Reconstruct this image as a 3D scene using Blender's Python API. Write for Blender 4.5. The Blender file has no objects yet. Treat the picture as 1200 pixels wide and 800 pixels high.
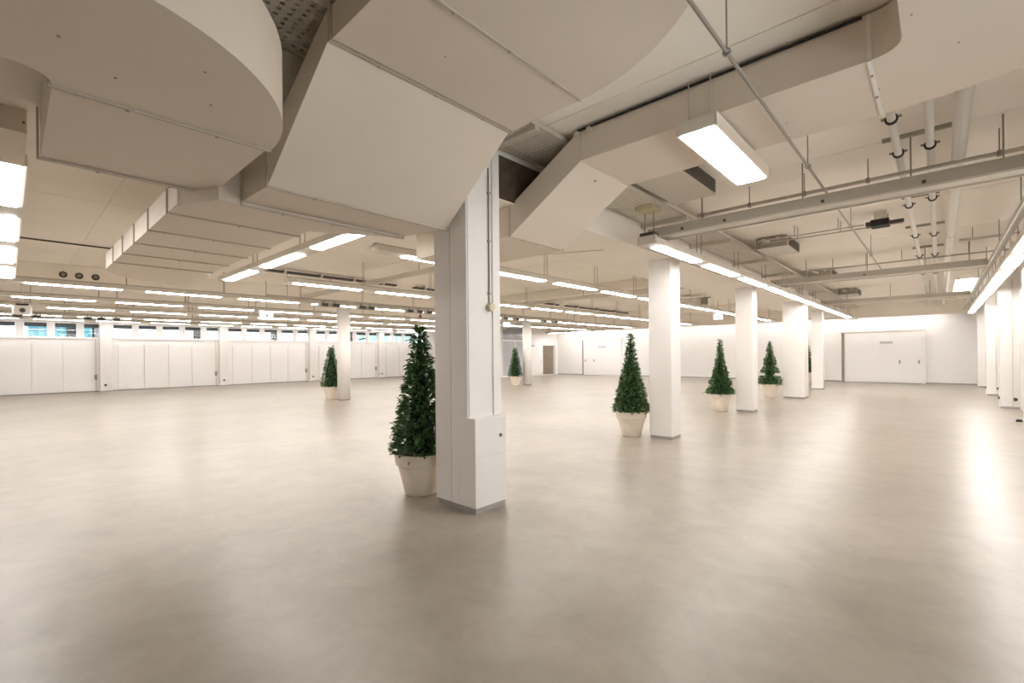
import bpy, bmesh, math, random
from mathutils import Vector, Matrix

# ------------------------------------------------------------------ camera
S = bpy.context.scene
COL = S.collection
cam_d = bpy.data.cameras.new('camera')
cam = bpy.data.objects.new('camera', cam_d)
COL.objects.link(cam)
cam_d.sensor_width = 36.0
cam_d.sensor_fit = 'HORIZONTAL'
cam_d.lens = 36.0 * 544.5 / 1200.0
cam_d.shift_y = 15.56 / 1200.0
cam_d.clip_start = 0.05
cam_d.clip_end = 300
cam.matrix_world = (Matrix.Translation((0, 0, 1.5)) @ Matrix.Rotation(math.radians(42.594), 4, 'Z')
                    @ Matrix.Rotation(math.radians(90), 4, 'X') @ Matrix.Rotation(math.radians(-0.549), 4, 'Z'))
S.camera = cam

# ------------------------------------------------------------------ world, exposure
W = bpy.data.worlds.new('world')
S.world = W
W.use_nodes = True
bg = W.node_tree.nodes['Background']
bg.inputs[0].default_value = (0.99, 0.98, 1.0, 1)
bg.inputs[1].default_value = 2.5
S.view_settings.view_transform = 'Standard'
S.view_settings.look = 'None'
S.view_settings.gamma = 1
S.view_settings.exposure = 0.90
S.cycles.max_bounces = 10
S.cycles.diffuse_bounces = 7
LAMP = 21.0
LAMP_COL = (1.0, 0.962, 0.935, 1)

# ------------------------------------------------------------------ materials
def mat(name, col, rough=0.6, metal=0.0, spec=0.4, noise=None, bump=None, emit=None):
    m = bpy.data.materials.new(name)
    m.use_nodes = True
    nt = m.node_tree
    b = nt.nodes['Principled BSDF']
    b.inputs['Base Color'].default_value = (*col, 1)
    b.inputs['Roughness'].default_value = rough
    b.inputs['Metallic'].default_value = metal
    b.inputs['Specular IOR Level'].default_value = spec
    tc = nt.nodes.new('ShaderNodeTexCoord')
    if noise:
        scale, amt = noise
        n = nt.nodes.new('ShaderNodeTexNoise')
        n.inputs['Scale'].default_value = scale
        n.inputs['Detail'].default_value = 5
        nt.links.new(tc.outputs['Object'], n.inputs['Vector'])
        r = nt.nodes.new('ShaderNodeValToRGB')
        r.color_ramp.elements[0].position = 0.3
        r.color_ramp.elements[1].position = 0.7
        r.color_ramp.elements[0].color = (*[c * (1 - amt) for c in col], 1)
        r.color_ramp.elements[1].color = (*[min(1, c * (1 + amt)) for c in col], 1)
        nt.links.new(n.outputs['Fac'], r.inputs['Fac'])
        nt.links.new(r.outputs['Color'], b.inputs['Base Color'])
    if bump:
        scale, st = bump
        n = nt.nodes.new('ShaderNodeTexNoise')
        n.inputs['Scale'].default_value = scale
        nt.links.new(tc.outputs['Object'], n.inputs['Vector'])
        bp = nt.nodes.new('ShaderNodeBump')
        bp.inputs['Strength'].default_value = st
        bp.inputs['Distance'].default_value = 0.01
        nt.links.new(n.outputs['Fac'], bp.inputs['Height'])
        nt.links.new(bp.outputs['Normal'], b.inputs['Normal'])
    if emit:
        b.inputs['Emission Color'].default_value = emit[0]
        b.inputs['Emission Strength'].default_value = emit[1]
    return m

M = {}
M['wall'] = mat('wall_paint', (0.81, 0.795, 0.785), 0.55, noise=(0.6, 0.02))
M['ceiling'] = mat('ceiling_paint', (0.88, 0.83, 0.755), 0.7, noise=(0.8, 0.03), bump=(60, 0.03))
M['duct'] = mat('duct_paint', (0.71, 0.63, 0.54), 0.5, noise=(1.2, 0.025))
M['flange'] = mat('flange_seam_shade', (0.50, 0.44, 0.365), 0.5, noise=(3, 0.05))  # darker than the duct: the seam shadow is put into this colour
M['bolt'] = mat('painted_bolt', (0.34, 0.29, 0.235), 0.5, noise=(9, 0.1))
M['beam'] = mat('beam_paint', (0.87, 0.82, 0.745), 0.7, noise=(1.0, 0.03))
M['column'] = mat('column_paint', (0.79, 0.765, 0.74), 0.5, noise=(1.5, 0.02))
M['plinth'] = mat('plinth_grey', (0.36, 0.34, 0.33), 0.6, noise=(6, 0.1))
M['rail'] = mat('rail_paint', (0.46, 0.43, 0.37), 0.45, noise=(3, 0.05))
M['fitting'] = mat('fitting_paint', (0.66, 0.62, 0.55), 0.4, noise=(3, 0.04))
M['rod'] = mat('rod_steel', (0.30, 0.27, 0.23), 0.5, metal=0.4, noise=(20, 0.1))
M['pipe'] = mat('pipe_enamel', (0.80, 0.77, 0.72), 0.25, noise=(4, 0.02))
M['pipe_dim'] = mat('pipe_paint', (0.52, 0.48, 0.42), 0.4, noise=(5, 0.05))
M['pipe_grey'] = mat('pipe_grey_paint', (0.34, 0.305, 0.255), 0.35, noise=(5, 0.06))
M['rubber'] = mat('black_rubber', (0.02, 0.02, 0.02), 0.6, noise=(20, 0.2))
M['dark'] = mat('dark_metal', (0.07, 0.06, 0.05), 0.5, noise=(12, 0.2))
M['grille'] = mat('grille_metal', (0.16, 0.145, 0.125), 0.5, noise=(12, 0.15))
M['box'] = mat('box_sheet_metal', (0.55, 0.51, 0.43), 0.4, noise=(3, 0.04))
M['boxdark'] = mat('box_end_sheet', (0.33, 0.31, 0.25), 0.45, noise=(3, 0.06))
M['tray'] = mat('tray_galvanised', (0.62, 0.57, 0.49), 0.45, metal=0.1, noise=(10, 0.06))
M['pot'] = mat('pot_clay', (0.78, 0.69, 0.575), 0.65, noise=(8, 0.05), bump=(80, 0.08))
M['soil'] = mat('potting_soil', (0.05, 0.035, 0.02), 0.95, noise=(30, 0.4), bump=(60, 0.6))
M['bark'] = mat('bark', (0.12, 0.075, 0.04), 0.9, noise=(20, 0.3))
M['door'] = mat('door_paint', (0.80, 0.785, 0.775), 0.45, noise=(0.8, 0.015))
M['gap'] = mat('shadow_gap_grey', (0.30, 0.27, 0.24), 0.8, noise=(5, 0.1))
M['curtain'] = mat('folding_wall_brown', (0.27, 0.22, 0.17), 0.7, noise=(6, 0.12))
M['frame'] = mat('window_frame_white', (0.84, 0.83, 0.82), 0.4, noise=(3, 0.01))
M['blind'] = mat('blind_box_grey', (0.13, 0.13, 0.15), 0.6, noise=(8, 0.1))
M['plastic'] = mat('white_plastic', (0.78, 0.74, 0.68), 0.4, noise=(8, 0.02))
M['beige'] = mat('beige_plastic', (0.60, 0.53, 0.40), 0.4, noise=(8, 0.04))
M['brass'] = mat('clip_metal', (0.40, 0.35, 0.25), 0.4, metal=0.6, noise=(8, 0.05))
M['steel'] = mat('handle_steel', (0.25, 0.24, 0.23), 0.35, metal=0.7, noise=(8, 0.05))
M['yellow'] = mat('yellowed_cover', (0.50, 0.46, 0.28), 0.5, noise=(6, 0.06))
M['red'] = mat('red_enamel', (0.28, 0.07, 0.04), 0.4, noise=(6, 0.06))
M['signgrey'] = mat('sign_grey', (0.45, 0.44, 0.43), 0.5, noise=(6, 0.05))
M['teal'] = mat('teal_glazing', (0.04, 0.19, 0.26), 0.15, noise=(1.5, 0.35))
M['facade'] = mat('facade_mullion', (0.12, 0.28, 0.34), 0.5, noise=(2, 0.1))
M['greyfacade'] = mat('grey_render', (0.20, 0.20, 0.23), 0.7, noise=(2, 0.15))
M['paleteal'] = mat('pale_teal_render', (0.22, 0.42, 0.40), 0.6, noise=(2, 0.25))
M['ground'] = mat('yard_paving', (0.45, 0.44, 0.42), 0.9, noise=(2, 0.1))
M['lamp'] = mat('lamp_diffuser', (0.9, 0.9, 0.88), 0.4, emit=(LAMP_COL, LAMP), noise=(5, 0.01))
M['sign_lit'] = mat('sign_diffuser', (0.9, 0.9, 0.9), 0.4, emit=((1, 0.97, 0.92, 1), 1.6), noise=(5, 0.01))

# foliage: dark glossy leaves, colour varied from leaf to leaf
m = mat('leaf_green', (0.03, 0.08, 0.03), 0.33, spec=0.6, noise=(45, 0.6))
rp = [n for n in m.node_tree.nodes if n.type == 'VALTORGB'][0].color_ramp
rp.elements[0].color = (0.012, 0.045, 0.014, 1)
rp.elements[1].color = (0.14, 0.28, 0.09, 1)
M['leaf'] = m
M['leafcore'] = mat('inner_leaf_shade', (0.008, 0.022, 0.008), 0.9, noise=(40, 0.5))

# polished screed floor: mottled warm grey with trowel marks, sealed
m = bpy.data.materials.new('polished_screed')
m.use_nodes = True
nt = m.node_tree
b = nt.nodes['Principled BSDF']
tc = nt.nodes.new('ShaderNodeTexCoord')
n1 = nt.nodes.new('ShaderNodeTexNoise'); n1.inputs['Scale'].default_value = 0.45; n1.inputs['Detail'].default_value = 7; n1.inputs['Roughness'].default_value = 0.62
n2 = nt.nodes.new('ShaderNodeTexNoise'); n2.inputs['Scale'].default_value = 2.6; n2.inputs['Detail'].default_value = 9; n2.inputs['Roughness'].default_value = 0.7; n2.inputs['Distortion'].default_value = 0.4
n3 = nt.nodes.new('ShaderNodeTexNoise'); n3.inputs['Scale'].default_value = 0.9; n3.inputs['Detail'].default_value = 6; n3.inputs['Distortion'].default_value = 0.0
for n in (n1, n2, n3):
    nt.links.new(tc.outputs['Object'], n.inputs['Vector'])
mx = nt.nodes.new('ShaderNodeMix'); mx.data_type = 'FLOAT'; mx.inputs[0].default_value = 0.45
nt.links.new(n1.outputs['Fac'], mx.inputs[2]); nt.links.new(n2.outputs['Fac'], mx.inputs[3])
r = nt.nodes.new('ShaderNodeValToRGB')
r.color_ramp.elements[0].position = 0.30; r.color_ramp.elements[0].color = (0.225, 0.194, 0.156, 1)
r.color_ramp.elements[1].position = 0.70; r.color_ramp.elements[1].color = (0.395, 0.350, 0.293, 1)
nt.links.new(mx.outputs[0], r.inputs['Fac']); nt.links.new(r.outputs['Color'], b.inputs['Base Color'])
rr = nt.nodes.new('ShaderNodeMapRange'); rr.inputs['From Min'].default_value = 0.3; rr.inputs['From Max'].default_value = 0.7
rr.inputs['To Min'].default_value = 0.30; rr.inputs['To Max'].default_value = 0.37
nt.links.new(n3.outputs['Fac'], rr.inputs['Value']); nt.links.new(rr.outputs['Result'], b.inputs['Roughness'])
b.inputs['Specular IOR Level'].default_value = 0.36
bp = nt.nodes.new('ShaderNodeBump'); bp.inputs['Strength'].default_value = 0.02; bp.inputs['Distance'].default_value = 0.01
nt.links.new(n2.outputs['Fac'], bp.inputs['Height']); nt.links.new(bp.outputs['Normal'], b.inputs['Normal'])
M['floor'] = m

# window glass: clear pane with fresnel reflection
m = bpy.data.materials.new('clear_glass')
m.use_nodes = True
nt = m.node_tree
nt.nodes.remove(nt.nodes['Principled BSDF'])
out = nt.nodes['Material Output']
tr = nt.nodes.new('ShaderNodeBsdfTransparent'); tr.inputs[0].default_value = (0.93, 0.97, 0.96, 1)
gl = nt.nodes.new('ShaderNodeBsdfGlossy'); gl.inputs['Roughness'].default_value = 0.02
fr = nt.nodes.new('ShaderNodeFresnel'); fr.inputs['IOR'].default_value = 1.45
ms = nt.nodes.new('ShaderNodeMixShader')
nt.links.new(fr.outputs[0], ms.inputs[0]); nt.links.new(tr.outputs[0], ms.inputs[1]); nt.links.new(gl.outputs[0], ms.inputs[2])
nt.links.new(ms.outputs[0], out.inputs['Surface'])
M['glass'] = m
m2 = m.copy(); m2.name = 'tinted_glass'
[n for n in m2.node_tree.nodes if n.type == 'BSDF_TRANSPARENT'][0].inputs[0].default_value = (0.62, 0.68, 0.74, 1)
M['tint'] = m2
M['frost'] = mat('frosted_glass', (0.50, 0.51, 0.56), 0.18, spec=0.6, noise=(0.7, 0.12))
M['frost_dark'] = mat('frosted_transom_glass', (0.30, 0.31, 0.35), 0.12, spec=0.7, noise=(0.9, 0.2))

# ------------------------------------------------------------------ mesh helpers
class MB:
    """collects shapes in world coordinates"""
    def __init__(self):
        self.v = []; self.f = []
    def add(self, vs, fs):
        o = len(self.v)
        self.v += [tuple(p) for p in vs]
        self.f += [tuple(i + o for i in q) for q in fs]
        return self
    def box(self, x0, x1, y0, y1, z0, z1):
        x0, x1 = min(x0, x1), max(x0, x1); y0, y1 = min(y0, y1), max(y0, y1); z0, z1 = min(z0, z1), max(z0, z1)
        v = [(x0, y0, z0), (x1, y0, z0), (x1, y1, z0), (x0, y1, z0), (x0, y0, z1), (x1, y0, z1), (x1, y1, z1), (x0, y1, z1)]
        return self.add(v, [(0, 3, 2, 1), (4, 5, 6, 7), (0, 1, 5, 4), (1, 2, 6, 5), (2, 3, 7, 6), (3, 0, 4, 7)])
    def prism(self, poly, z0, z1):
        n = len(poly)
        v = [(x, y, z0) for x, y in poly] + [(x, y, z1) for x, y in poly]
        f = [tuple(range(n - 1, -1, -1)), tuple(range(n, 2 * n))]
        f += [(i, (i + 1) % n, n + (i + 1) % n, n + i) for i in range(n)]
        return self.add(v, f)
    def loft_x(self, secs):
        """closed duct along x: (x, y0, y1, z0, z1) sections"""
        v = []; f = []
        for x, y0, y1, z0, z1 in secs:
            v += [(x, y0, z0), (x, y1, z0), (x, y1, z1), (x, y0, z1)]
        for k in range(len(secs) - 1):
            a, c = 4 * k, 4 * k + 4
            for i in range(4):
                j = (i + 1) % 4
                f.append((a + i, a + j, c + j, c + i))
        f += [(3, 2, 1, 0), tuple(4 * (len(secs) - 1) + i for i in range(4))]
        return self.add(v, f)
    def tube(self, p0, p1, r0, r1=None, n=10):
        r1 = r0 if r1 is None else r1
        p0 = Vector(p0); p1 = Vector(p1); d = (p1 - p0).normalized()
        a = Vector((0, 0, 1)) if abs(d.z) < 0.9 else Vector((1, 0, 0))
        u = d.cross(a).normalized(); w = d.cross(u)
        v = []
        for p, r in ((p0, r0), (p1, r1)):
            for i in range(n):
                t = 2 * math.pi * i / n
                v.append(p + u * (r * math.cos(t)) + w * (r * math.sin(t)))
        f = [(i, (i + 1) % n, n + (i + 1) % n, n + i) for i in range(n)]
        f += [tuple(range(n - 1, -1, -1)), tuple(range(n, 2 * n))]
        return self.add(v, f)
    def ring(self, c, axis, r, w, t, n=14, a0=0.0, a1=2 * math.pi):
        """band of radius r, width w along the axis, thickness t"""
        c = Vector(c); d = Vector(axis).normalized()
        a = Vector((0, 0, 1)) if abs(d.z) < 0.9 else Vector((1, 0, 0))
        u = d.cross(a).normalized(); q = d.cross(u)
        v = []; f = []
        for i in range(n):
            th = a0 + (a1 - a0) * i / n
            e = u * math.cos(th) + q * math.sin(th)
            v += [c + e * r - d * w / 2, c + e * (r + t) - d * w / 2, c + e * (r + t) + d * w / 2, c + e * r + d * w / 2]
        for i in range(n):
            j = (i + 1) % n
            for k in range(4):
                l = (k + 1) % 4
                f.append((4 * i + k, 4 * j + k, 4 * j + l, 4 * i + l))
        return self.add(v, f)
    def lathe(self, prof, c=(0, 0, 0), n=28):
        v = []; f = []
        for r, z in prof:
            for i in range(n):
                t = 2 * math.pi * i / n
                v.append((c[0] + r * math.cos(t), c[1] + r * math.sin(t), c[2] + z))
        for k in range(len(prof) - 1):
            for i in range(n):
                j = (i + 1) % n
                f.append((k * n + i, k * n + j, (k + 1) * n + j, (k + 1) * n + i))
        f.append(tuple(range(n - 1, -1, -1)))
        f.append(tuple((len(prof) - 1) * n + i for i in range(n)))
        return self.add(v, f)

def root_of(o):
    while o.parent: o = o.parent
    return o

def obj(name, mb, m, parent=None, smooth=False, bevel=0.0, label=None):
    me = bpy.data.meshes.new(name)
    off = Vector((0, 0, 0))
    if parent is not None:
        off = root_of(parent).location
    if parent is None:                     # a one-mesh thing gets its origin at its base
        xs = [p[0] for p in mb.v]; ys = [p[1] for p in mb.v]; zs = [p[2] for p in mb.v]
        off = Vector(((min(xs) + max(xs)) / 2, (min(ys) + max(ys)) / 2, min(zs)))
    me.from_pydata([tuple(Vector(p) - off) for p in mb.v], [], mb.f)
    bm = bmesh.new(); bm.from_mesh(me); bmesh.ops.recalc_face_normals(bm, faces=bm.faces); bm.to_mesh(me); bm.free()
    me.materials.append(m)
    if smooth:
        for p in me.polygons: p.use_smooth = len(p.vertices) == 4
    o = bpy.data.objects.new(name, me)
    COL.objects.link(o)
    if parent is not None: o.parent = parent
    else: o.location = off
    if bevel:
        md = o.modifiers.new('bevel', 'BEVEL'); md.width = bevel; md.segments = 2; md.limit_method = 'ANGLE'
    if label: o['label'] = label
    return o

def thing(name, label, cat, loc=(0, 0, 0), group=None):
    o = bpy.data.objects.new(name, None)
    o.empty_display_size = 0.1
    COL.objects.link(o)
    o.location = loc
    o['label'] = label; o['category'] = cat
    if group: o['group'] = group
    return o

def tag(o, label, cat, group=None):
    o['label'] = label; o['category'] = cat
    if group: o['group'] = group
    return o

def struct(name, mb, m, parent=None, **k):
    o = obj(name, mb, m, parent, **k)
    if parent is None: o['kind'] = 'structure'
    return o

def dup(o, name, parent, offset):
    """copy of a part with shared mesh, moved by offset"""
    c = o.copy(); COL.objects.link(c); c.parent = parent
    c.location = Vector(o.location) + Vector(offset)
    return c

def bx(*a): return MB().box(*a)

ZS = 3.68            # underside of the ceiling slab
XL, XR, YF, YB = -28.2, 1.5, 28.3, -9.0

# ------------------------------------------------------------------ setting
struct('floor', bx(XL - 0.3, XR + 0.3, YB - 0.3, YF + 0.3, -0.2, 0), M['floor'])

ceil = struct('ceiling', bx(XL - 0.3, XR + 0.3, YB - 0.3, YF + 0.3, ZS + 0.012, ZS + 0.25), M['ceiling'])
ys = [YB, -6.6, -4.2, -1.6, 0.98, 3.5, 6.2, 8.8, 11.4, 14.0, 16.0, 18.6, 21.2, 23.8, 26.2, YF]
xs = [XL, -22.0, -15.45, -8.6, -3.9, XR]
for i in range(len(xs) - 1):
    for j in range(len(ys) - 1):
        obj('ceiling_panel', bx(xs[i] + 0.006, xs[i + 1] - 0.006, ys[j] + 0.006, ys[j + 1] - 0.006, ZS, ZS + 0.012), M['ceiling'], ceil)

# far wall with two door openings (fire doors stand proud of a shadow gap)
FW = struct('wall_far', bx(-21.6, XR + 0.3, YF, YF + 0.3, 0, ZS), M['wall'])
WY0, WY1, WZ0, WZ1 = 0.6, 4.4, 1.1, 2.9          # unseen window in the right wall, added to light the rounded duct
RW = struct('wall_right', MB().box(XR, XR + 0.3, YB, WY0, 0, ZS).box(XR, XR + 0.3, WY1, YF, 0, ZS).box(XR, XR + 0.3, WY0, WY1, 0, WZ0).box(XR, XR + 0.3, WY0, WY1, WZ1, ZS), M['wall'])
struct('wall_back', bx(XL, XR, YB - 0.3, YB, 0, ZS), M['wall'])
struct('baseboard_far', MB().box(-21.3, -19.1, YF - 0.015, YF, 0, 0.06).box(-15.7, -3.62, YF - 0.015, YF, 0, 0.06).box(-0.48, XR, YF - 0.015, YF, 0, 0.06), M['plinth'])
struct('trim_far', MB().box(-21.3, XR, YF - 1.05, YF - 0.95, 3.12, ZS).box(-21.3, XR, YF - 1.09, YF - 0.93, 3.08, 3.12), M['beam'])

# left wall: parapet of panels, clerestory windows, piers on the column grid
LW = struct('wall_left', MB().box(XL - 0.3, XL, YB, 21.0, 0, 2.42).box(XL - 0.3, XL, YB, 21.0, 3.10, ZS), M['wall'])
struct('baseboard_left', bx(XL, XL + 0.03, YB, 21.0, 0, 0.05), M['plinth'])
struct('trim_left', MB().box(XL, XL + 0.45, YB, 21.0, 3.34, ZS), M['beam'])
sill = struct('trim_sill', bx(XL - 0.05, XL + 0.06, YB, 21.0, 2.39, 2.43), M['frame'])
PIER = [-6.4, -1.67, 3.06, 7.82, 12.58, 17.3]
for k, y in enumerate(PIER):
    p = struct('trim_pier' if k == 0 else 'trim_pier', bx(XL - 0.1, XL + 0.28, y - 0.2, y + 0.2, 0, 3.34), M['column'], bevel=0.006)
    obj('plinth', bx(XL + 0.28, XL + 0.287, y - 0.19, y + 0.19, 0, 0.05), M['plinth'], p)
    obj('wall_socket', MB().tube((XL + 0.28, y - 0.02, 0.30), (XL + 0.30, y - 0.02, 0.30), 0.05, n=12), M['dark'], p, label='round dark wall socket')
    obj('service_cover', bx(XL + 0.28, XL + 0.292, y + 0.04, y + 0.16, 0.36, 0.52), M['wall'], p)
    obj('conduit', MB().tube((XL + 0.02, y - 0.32, 0.05), (XL + 0.02, y - 0.32, 2.4), 0.02, n=8), M['fitting'], p)
    obj('valve', bx(XL + 0.0, XL + 0.07, y - 0.37, y - 0.28, 0.55, 0.78), M['gap'], p, label='small grey valve box on the conduit')
# wall panels, four to six to a bay
for k in range(len(PIER)):
    y0 = PIER[k] + 0.45
    y1 = (PIER[k + 1] - 0.45) if k + 1 < len(PIER) else 20.95
    n = max(1, round((y1 - y0) / 0.98)); w = (y1 - y0) / n
    for i in range(n):
        obj('wall_panel', bx(XL, XL + 0.04, y0 + i * w + 0.02, y0 + (i + 1) * w - 0.02, 0.06, 2.15), M['wall'], LW)

# windows
win_spans = []
for c0 in (-5.75, -1.02, 3.71, 8.42, 13.15, 17.85):
    for i in range(5 if c0 < 17 else 3):
        win_spans.append((c0 + 0.93 * i - 0.34, c0 + 0.93 * i + 0.34, i, c0))
for k, (y0, y1, i, c0) in enumerate(win_spans):
    z0, z1 = 2.47, 3.07
    f = MB()
    f.box(XL - 0.16, XL - 0.04, y0 - 0.125, y0, 2.43, 3.10).box(XL - 0.16, XL - 0.04, y1, y1 + 0.125, 2.43, 3.10)
    f.box(XL - 0.16, XL - 0.04, y0, y1, 2.43, z0).box(XL - 0.16, XL - 0.04, y0, y1, z1, 3.10)
    w = struct('window_%d' % (k + 1), f, M['frame'])
    obj('pane', bx(XL - 0.105, XL - 0.095, y0, y1, z0, z1), M['glass'], w)
    obj('blind_box', bx(XL - 0.135, XL - 0.11, y0 + 0.005, y1 - 0.005, z1 - 0.17, z1), M['blind'], w, label='dark grey blind box across the top of the window')
    if (i == 3 and c0 < 7) or (i == 2 and c0 > 7 and c0 < 14):
        obj('vent_panel', bx(XL - 0.13, XL - 0.112, y1 - 0.33, y1 - 0.01, z0 + 0.005, z1 - 0.175), M['blind'], w, label='dark grey ventilation panel in half of the window')
    if c0 > 13.0 and i in (2, 3):
        v = [(XL - 0.125, y0, z0 + 0.06), (XL - 0.125, y1, z0 + 0.18), (XL - 0.125, y1, z0 + 0.27), (XL - 0.125, y0, z0 + 0.14)]
        v += [(p[0] + 0.012, p[1], p[2]) for p in v]
        obj('blind_slat', MB().add(v, [(0, 1, 2, 3), (4, 7, 6, 5), (0, 4, 5, 1), (1, 5, 6, 2), (2, 6, 7, 3), (3, 7, 4, 0)]), M['blind'], w, label='tilted dark slat across the window')

f = MB()
for a in (WY0, WY0 + 1.24, WY0 + 2.50, WY1 - 0.06): f.box(XR + 0.10, XR + 0.16, a, a + 0.06, WZ0, WZ1)
for z in (WZ0, WZ1 - 0.06): f.box(XR + 0.10, XR + 0.16, WY0, WY1, z, z + 0.06)
w = struct('window_%d' % (len(win_spans) + 1), f, M['frame'])  # added out of view as a daylight source for the rounded duct
for a, c in ((WY0 + 0.06, WY0 + 1.24), (WY0 + 1.30, WY0 + 2.50), (WY0 + 2.56, WY1 - 0.06)):
    obj('pane', bx(XR + 0.125, XR + 0.135, a, c, WZ0 + 0.06, WZ1 - 0.06), M['glass'], w)

# recess behind the nearest column: return wall, glazed screen, folding door
struct('wall_return', bx(XL - 0.3, -21.3, 21.0, 21.3, 0, ZS), M['wall'])
struct('wall_recess', MB().box(-21.6, -21.3, 21.0, 22.25, 0, ZS).box(-21.6, -21.3, 24.62, 26.5, 0, ZS).box(-21.6, -21.3, 27.95, YF, 0, ZS)
       .box(-21.6, -21.3, 26.5, 27.95, 2.15, ZS).box(-21.6, -21.3, 22.25, 24.62, 3.40, ZS), M['wall'])
g = thing('glazed_screen', 'glazed screen with white frame and tinted panes left of the round column', 'partition', (-21.4, 23.4, 0))
fr_ = MB()
for a, zt in ((22.25, 3.40), (23.50, 2.42), (24.55, 3.40)): fr_.box(-21.46, -21.34, a, a + 0.07, 0, zt)
for z in (0, 2.42, 3.33): fr_.box(-21.46, -21.34, 22.32, 24.55, z, z + 0.10 if z != 3.33 else 3.40)
obj('frame', fr_, M['frame'], g)
for a, c in ((22.32, 23.50), (23.57, 24.55)):
    obj('pane', bx(-21.405, -21.395, a, c, 0.10, 2.42), M['frost'], g)
obj('transom_pane', bx(-21.405, -21.395, 22.32, 24.55, 2.52, 3.33), M['frost_dark'], g)
obj('lining', bx(-23.0, -22.9, 22.0, 24.9, 0, 3.4), M['greyfacade'], g, label='dim grey lining behind the glass')
fd = thing('folding_door', 'brown concertina folding door in the far left corner', 'door', (-21.4, 27.2, 0))
npl = 10
for i in range(npl):
    y0 = 26.52 + i * 1.41 / npl; y1 = 26.52 + (i + 1) * 1.41 / npl
    xa, xb = (-21.44, -21.34) if i % 2 == 0 else (-21.34, -21.44)
    v = [(xa, y0, 0.02), (xb, y1, 0.02), (xb, y1, 2.12), (xa, y0, 2.12)]
    v += [(p[0] - 0.02, p[1], p[2]) for p in v]
    obj('fold_panel', MB().add(v, [(0, 1, 2, 3), (4, 7, 6, 5), (0, 4, 5, 1), (1, 5, 6, 2), (2, 6, 7, 3), (3, 7, 4, 0)]), M['curtain'], fd)
obj('head_track', bx(-21.45, -21.33, 26.5, 27.95, 2.12, 2.15), M['rod'], fd)
wd = struct('door_3', MB().box(-21.3, -21.27, 24.95, 26.35, 0.02, 2.08), M['door'])
obj('door_handle', bx(-21.27, -21.22, 26.2, 26.24, 0.98, 1.04), M['steel'], wd)
obj('closer', bx(-21.27, -21.22, 25.2, 25.5, 2.1, 2.16), M['steel'], wd)
struct('trim_door_3', MB().box(-21.3, -21.28, 24.87, 24.95, 0, 2.16).box(-21.3, -21.28, 26.35, 26.43, 0, 2.16).box(-21.3, -21.28, 24.95, 26.35, 2.08, 2.16), M['frame'])

# door 1 (left on far wall) and door 2 (right on far wall)
d = struct('door_1', bx(-18.92, -15.85, YF - 0.09, YF, 0.015, 2.48), M['door'])
obj('gap_strip', bx(-19.08, -18.94, YF - 0.03, YF, 0, 2.56), M['gap'], d, label='dark shadow gap along the left edge')
obj('head_rail', bx(-19.1, -15.7, YF - 0.11, YF, 2.49, 2.56), M['fitting'], d)
obj('leaf_panel', bx(-18.88, -17.36, YF - 0.105, YF - 0.09, 0.03, 2.46), M['door'], d)
obj('leaf_panel', bx(-17.33, -15.9, YF - 0.105, YF - 0.09, 0.03, 2.46), M['door'], d)
for x in (-18.75, -18.03):
    h = obj('door_handle', bx(x - 0.028, x + 0.028, YF - 0.125, YF - 0.105, 0.95, 1.12), M['steel'], d)
obj('door_sign', bx(-17.72, -17.05, YF - 0.112, YF - 0.105, 1.92, 2.06), M['signgrey'], d, label='narrow grey sign plate')
d = struct('door_2', bx(-3.44, -0.55, YF - 0.09, YF, 0.015, 2.40), M['door'])
obj('gap_strip', bx(-3.60, -3.49, YF - 0.03, YF, 0, 2.42), M['gap'], d, label='dark shadow gap along the left edge')
obj('head_rail', bx(-3.62, -0.45, YF - 0.12, YF, 2.41, 2.48), M['fitting'], d)
obj('side_rail', bx(-0.55, -0.45, YF - 0.12, YF, 0, 2.41), M['door'], d)
obj('leaf_panel', bx(-3.40, -2.10, YF - 0.105, YF - 0.09, 0.03, 2.38), M['door'], d)
obj('leaf_panel', bx(-2.08, -1.24, YF - 0.11, YF - 0.09, 0.03, 2.38), M['door'], d)
obj('leaf_panel', bx(-1.22, -0.57, YF - 0.105, YF - 0.09, 0.03, 2.38), M['door'], d)
for x, z in ((-1.36, 1.0), (-0.68, 1.0)):
    obj('door_handle', bx(x - 0.026, x + 0.026, YF - 0.13, YF - 0.105, z - 0.085, z + 0.085), M['steel'], d)
obj('door_sign', bx(-2.07, -1.60, YF - 0.117, YF - 0.11, 1.86, 1.96), M['signgrey'], d, label='narrow grey sign plate')

# right wall piers
for k, y in enumerate((7.9, 12.65, 17.58, 22.25, 26.9)):
    p = struct('trim_right_pier', bx(1.15, XR, y - 0.2, y + 0.2, 0, ZS), M['column'], bevel=0.006)
    obj('plinth', bx(1.16, XR, y - 0.207, y - 0.2, 0, 0.05), M['plinth'], p)
    if k in (2, 3):
        obj('wall_socket', MB().tube((1.42, y - 0.2, 0.24), (1.42, y - 0.225, 0.24), 0.045, n=12), M['dark'], p, label='round dark wall socket')
        obj('wall_socket', MB().tube((1.15, y - 0.1, 0.26), (1.125, y - 0.1, 0.26), 0.035, n=12), M['dark'], p)
        obj('conduit', MB().tube((1.38, y - 0.215, 0.06), (1.38, y - 0.215, 3.3), 0.012, n=8), M['fitting'], p)
sv = obj('floor_socket', MB().lathe([(0.05, 0), (0.05, 0.03), (0.03, 0.05)], (1.22, 14.3, 0), 14), M['rubber'], smooth=True)
tag(sv, 'small black floor fitting at the right edge beside the wall pier', 'floor fitting')

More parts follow.
